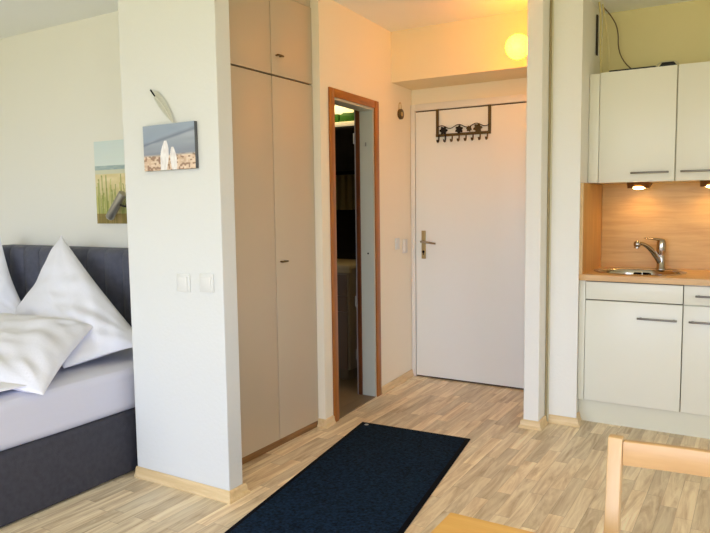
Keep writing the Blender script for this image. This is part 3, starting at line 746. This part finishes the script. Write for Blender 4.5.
# wedge-shaped under-cabinet lamps
for i, (cx, lab) in enumerate(((-0.640, 'lit wedge-shaped lamp under the wall cabinet above the sink'), (-0.245, 'lit wedge-shaped lamp under the right wall cabinet at the photo edge'))):
    t = thing('cabinet_lamp', lab, 'lamp', (cx, 4.42, 1.39), 'lit lamps under the wall cabinets')
    b = B(); w = 0.062
    prism(b, [(4.36, 1.4255), (4.50, 1.4255), (4.50, 1.413), (4.40, 1.391), (4.385, 1.391)], cx-w, cx+w, 'x', 0.002)
    obj('housing', b, mat('brown_metal_housing', (120, 84, 50), 0.4, 0.6), t)
    b = B(); q = Vector((0, 0.022, -0.10)).normalized()
    lathe(b, [(0, -0.016), (0.5, -0.014), (0.85, -0.007), (1.0, 0), (0, 0.001)], (cx, 4.405, 1.398), 32, 0.044, 0.034); o = obj('bulb_glass', b, mat('lit_lamp_glass', (255, 220, 160), 0.3, emit=((1.0, 0.62, 0.22), 22.0)), t)
    lamp('cabinet_lamp_light', 'SPOT', (cx, 4.438, 1.385), 2.1, (1.0, 0.55, 0.18), (0, 0.18, -1), spot_size=2.7, spot_blend=0.7, shadow_soft_size=0.03)

# things on top of the wall cabinets
b = B(); box(b, -0.80, -0.545, 4.262, 4.40, 2.0705, 2.083, 0.003)
tag(obj('power_strip', b, mat('black_plastic', (16, 16, 20), 0.4)), 'flat black box lying along the top of the wall cabinet over the sink', 'power strip')
rt = thing('router', 'small black device on the wall cabinet top near the door gap', 'router', (-0.49, 4.32, 2.0705))
b = B(); prism(b, [(-0.535, 2.0705), (-0.43, 2.0705), (-0.455, 2.098), (-0.515, 2.098)], 4.275, 4.38, 'y', 0.003); obj('case', b, mat('router_black', (14, 14, 18), 0.35), rt)
b = B(); tube(b, [(-0.545, 4.30, 2.0735), (-0.54, 4.30, 2.098), (-0.515, 4.30, 2.106), (-0.455, 4.30, 2.105), (-0.43, 4.30, 2.085)], 0.004, smooth=2); obj('cable', b, mat('beige_cable', (206, 196, 160), 0.5), rt)
GC = 'cables dropping behind the wall cabinet'
def cable(pts, r, col, lab):
    b = B(); tube(b, pts, r, seg=8, smooth=2); tag(obj('cable', b, mat('cable_sheath', col, 0.5)), lab, 'cable', GC)
cable([(-0.870, 4.30, 2.497), (-0.866, 4.34, 2.40), (-0.872, 4.36, 2.25), (-0.868, 4.40, 2.072)], 0.006, (206, 190, 130), 'cream cable hanging down the niche corner, left one of the pale pair')
cable([(-0.862, 4.36, 2.497), (-0.850, 4.40, 2.38), (-0.834, 4.42, 2.25), (-0.836, 4.45, 2.072)], 0.006, (210, 196, 140), 'cream cable hanging down the niche corner, right one of the pale pair')
cable([(-0.872, 4.42, 2.497), (-0.84, 4.50, 2.46), (-0.80, 4.53, 2.38), (-0.80, 4.54, 2.24), (-0.74, 4.54, 2.14), (-0.66, 4.52, 2.088)], 0.0035, (92, 66, 40), 'thin brown cable curving from the ceiling corner to the cabinet top')
b = B(); box(b, KX+0.001, KX+0.010, 4.395, 4.425, 2.21, 2.45, 0.002); tag(obj('cable_cover', b, mat('dark_cover', (40, 32, 20), 0.5)), 'dark narrow strip fixed high on the niche side wall beside the cables', 'cable cover')

# ------------------------------------------------------------------ bathroom contents
vy = 4.185
vn_ = thing('bathroom_vanity', 'dim vanity cabinet with drawers and beige basin seen through the doorway', 'vanity', (-2.80, 4.42, 0))
b = B(); box(b, -3.05, -2.585, vy+0.018, 4.655, 0.085, 0.845); obj('body', b, mat('vanity_side', (150, 138, 120), 0.5), vn_)
b = B(); box(b, -3.05, -2.61, vy+0.03, 4.655, 0.006, 0.085); obj('plinth', b, mat('vanity_plinth', (120, 108, 92), 0.5), vn_)
for z0, z1 in ((0.09, 0.52), (0.525, 0.64), (0.645, 0.80)):
    b = B(); box(b, -3.04, -2.60, vy, vy+0.017, z0, z1, 0.002); obj('drawer', b, mat('vanity_front', (126, 108, 96), 0.4), vn_)
b = B(); box(b, -3.07, -2.55, vy-0.03, 4.656, 0.845, 0.875, 0.008); box(b, -3.0, -2.56, vy-0.015, vy+0.02, 0.815, 0.846, 0.006)
obj('basin', b, mat('beige_basin', (190, 174, 140), 0.2), vn_)
mc = thing('mirror_cabinet', 'dark bathroom mirror cabinet with lit cream light bar on top', 'cabinet', (-2.85, 4.6, 1.58))
b = B(); box(b, -3.15, -2.66, 4.52, 4.658, 1.58, 1.925, 0.003); obj('body', b, mat('mirror_dark_reflection', (24, 24, 26), 0.12), mc)  # dark reflection painted into the mirror front's colour
b = B(); box(b, -3.17, -2.64, 4.49, 4.658, 1.926, 1.955, 0.004); obj('light_bar', b, mat('cream_light_bar', (255, 240, 200), 0.4, emit=((1.0, 0.78, 0.42), 0.55)), mc)
for x0_, x1_, lab in ((-3.14, -2.862, 'green box on the mirror cabinet, left of the pale gap'), (-2.845, -2.70, 'green box on the mirror cabinet, right of the pale gap')):
    b = B(); prism(b, [(x0_, 1.9555), (x1_, 1.9555), (x1_, 2.022), (x0_+0.03, 2.028), (x0_, 2.01)], 4.52, 4.62, 'y', 0.003)
    tag(obj('green_box', b, mat('green_card', (44, 104, 26), 0.5)), lab, 'box', 'green boxes on the mirror cabinet')
lamp('bathroom_light', 'POINT', (-2.95, 4.45, 2.22), 7.5, (1.0, 0.72, 0.34), shadow_soft_size=0.06)
tr = thing('towel_rail', 'metal towel rail on the dark bathroom wall', 'rail', (-2.86, 4.62, 1.27))
b = B(); cyl(b, (-3.10, 4.61, 1.285+0.26), (-2.66, 4.61, 1.285+0.26), 0.006)
for x in (-3.09, -2.67): cyl(b, (x, 4.61, 1.545), (x, 4.659, 1.545), 0.005)
obj('rod', b, m_steel, tr)
b = B(); K = 40; T1, T2 = [], []
for i in range(K+1):
    x = -3.06+0.36*i/K; yy = 4.592+0.005*math.sin(i*0.9)
    T1.append([b.verts.new((x, yy+0.004*math.sin(i*0.9+z*4)*(1.56-z)*2, z)) for z in (1.553, 1.48, 1.40, 1.33, 1.275)])
for i in range(K):
    for j in range(4): b.faces.new((T1[i][j], T1[i+1][j], T1[i+1][j+1], T1[i][j+1]))
bmesh.ops.solidify(b, geom=b.faces[:], thickness=0.006)
tag(obj('towel', b, mat('olive_towel', (118, 108, 74), 0.9, bump=(80, 0.4))), 'olive grey towel hanging in the dark bathroom', 'towel')

# ------------------------------------------------------------------ table and chair in the foreground
tb = thing('dining_table', 'golden pine table, only its corner showing at the bottom edge', 'table', (0.09, 0.80, 0))
b = B(); box(b, -0.492, 0.68, 0.42, 1.160, 0.700, 0.720, 0.002); obj('tabletop', b, m_pinet, tb)
b = B(); box(b, -0.44, 0.63, 0.47, 1.11, 0.62, 0.6995); obj('apron', b, m_pine, tb)
for x in (-0.46, 0.60):
    for y in (0.45, 1.08): b = B(); box(b, x, x+0.05, y, y+0.05, 0, 0.6995, 0.003); obj('leg', b, m_pinez, tb)
ch = thing('dining_chair', 'light pine chair with open slatted back in the lower right corner', 'chair', (0.0, 1.25, 0))
# back posts lean away from the seat (towards +Y at the top)
def post(x):
    b = B(); prof_ = [(1.285, 0.0), (1.325, 0.0), (1.335, 0.44), (1.376, 0.852), (1.352, 0.852), (1.295, 0.44)]
    prism(b, prof_, x-0.0135, x+0.0135, 'x', 0.003)
    return obj('leg', b, m_pinez, ch)
post(-0.2285); post(0.153)
for x in (-0.215, 0.14):
    b = B(); box(b, x-0.016, x+0.016, 0.93, 0.965, 0, 0.43, 0.003); obj('leg', b, m_pinez, ch)
def rail(z0, z1, y0, name='back_rail', sag=0.016):
    b = B(); K = 14; A = []
    for i in range(K+1):
        t = i/K; x = -0.2145+t*0.354; cur = sag*math.sin(math.pi*t)
        A.append([b.verts.new(p) for p in ((x, y0+cur, z0), (x, y0+0.016+cur, z0), (x, y0+0.020+cur, z1), (x, y0+0.004+cur, z1))])
    for P_, Q in zip(A, A[1:]):
        for j in range(4): b.faces.new((P_[j], P_[(j+1) % 4], Q[(j+1) % 4], Q[j]))
    b.faces.new(A[0]); b.faces.new(A[-1][::-1]); bmesh.ops.recalc_face_normals(b, faces=b.faces[:])
    bmesh.ops.bevel(b, geom=[e for e in b.edges if len(e.link_faces) == 2 and e.calc_face_angle(0) > 1.0], offset=0.002, segments=2, profile=0.5, affect='EDGES')
    return obj(name, b, m_pine, ch)
rail(0.799, 0.846, 1.352); rail(0.60, 0.635, 1.330)
b = B(); box(b, -0.235, 0.16, 0.92, 1.325, 0.431, 0.449, 0.006); obj('seat', b, m_pine, ch)
b = B(); box(b, -0.20, 0.125, 0.935, 1.30, 0.38, 0.4305); obj('seat_frame', b, m_pine, ch)
# unseen fixture added around the warm fill light set at the top
lf = thing('added_ceiling_lamp', 'added unseen white shade ceiling lamp around the warm fill light', 'lamp', (FILL_LOC[0], FILL_LOC[1], 2.30))
b = B(); cyl(b, (FILL_LOC[0], FILL_LOC[1], 2.36), (FILL_LOC[0], FILL_LOC[1], 2.4995), 0.006); obj('rod', b, m_steel, lf)
b = B(); lathe(b, [(0.03, 0.07), (0.16, 0.03), (0.19, 0.0), (0.185, 0.0), (0.155, 0.027), (0.03, 0.065)], (FILL_LOC[0], FILL_LOC[1], 2.30), 32, close=True); obj('lamp_shade', b, m_frame, lf)
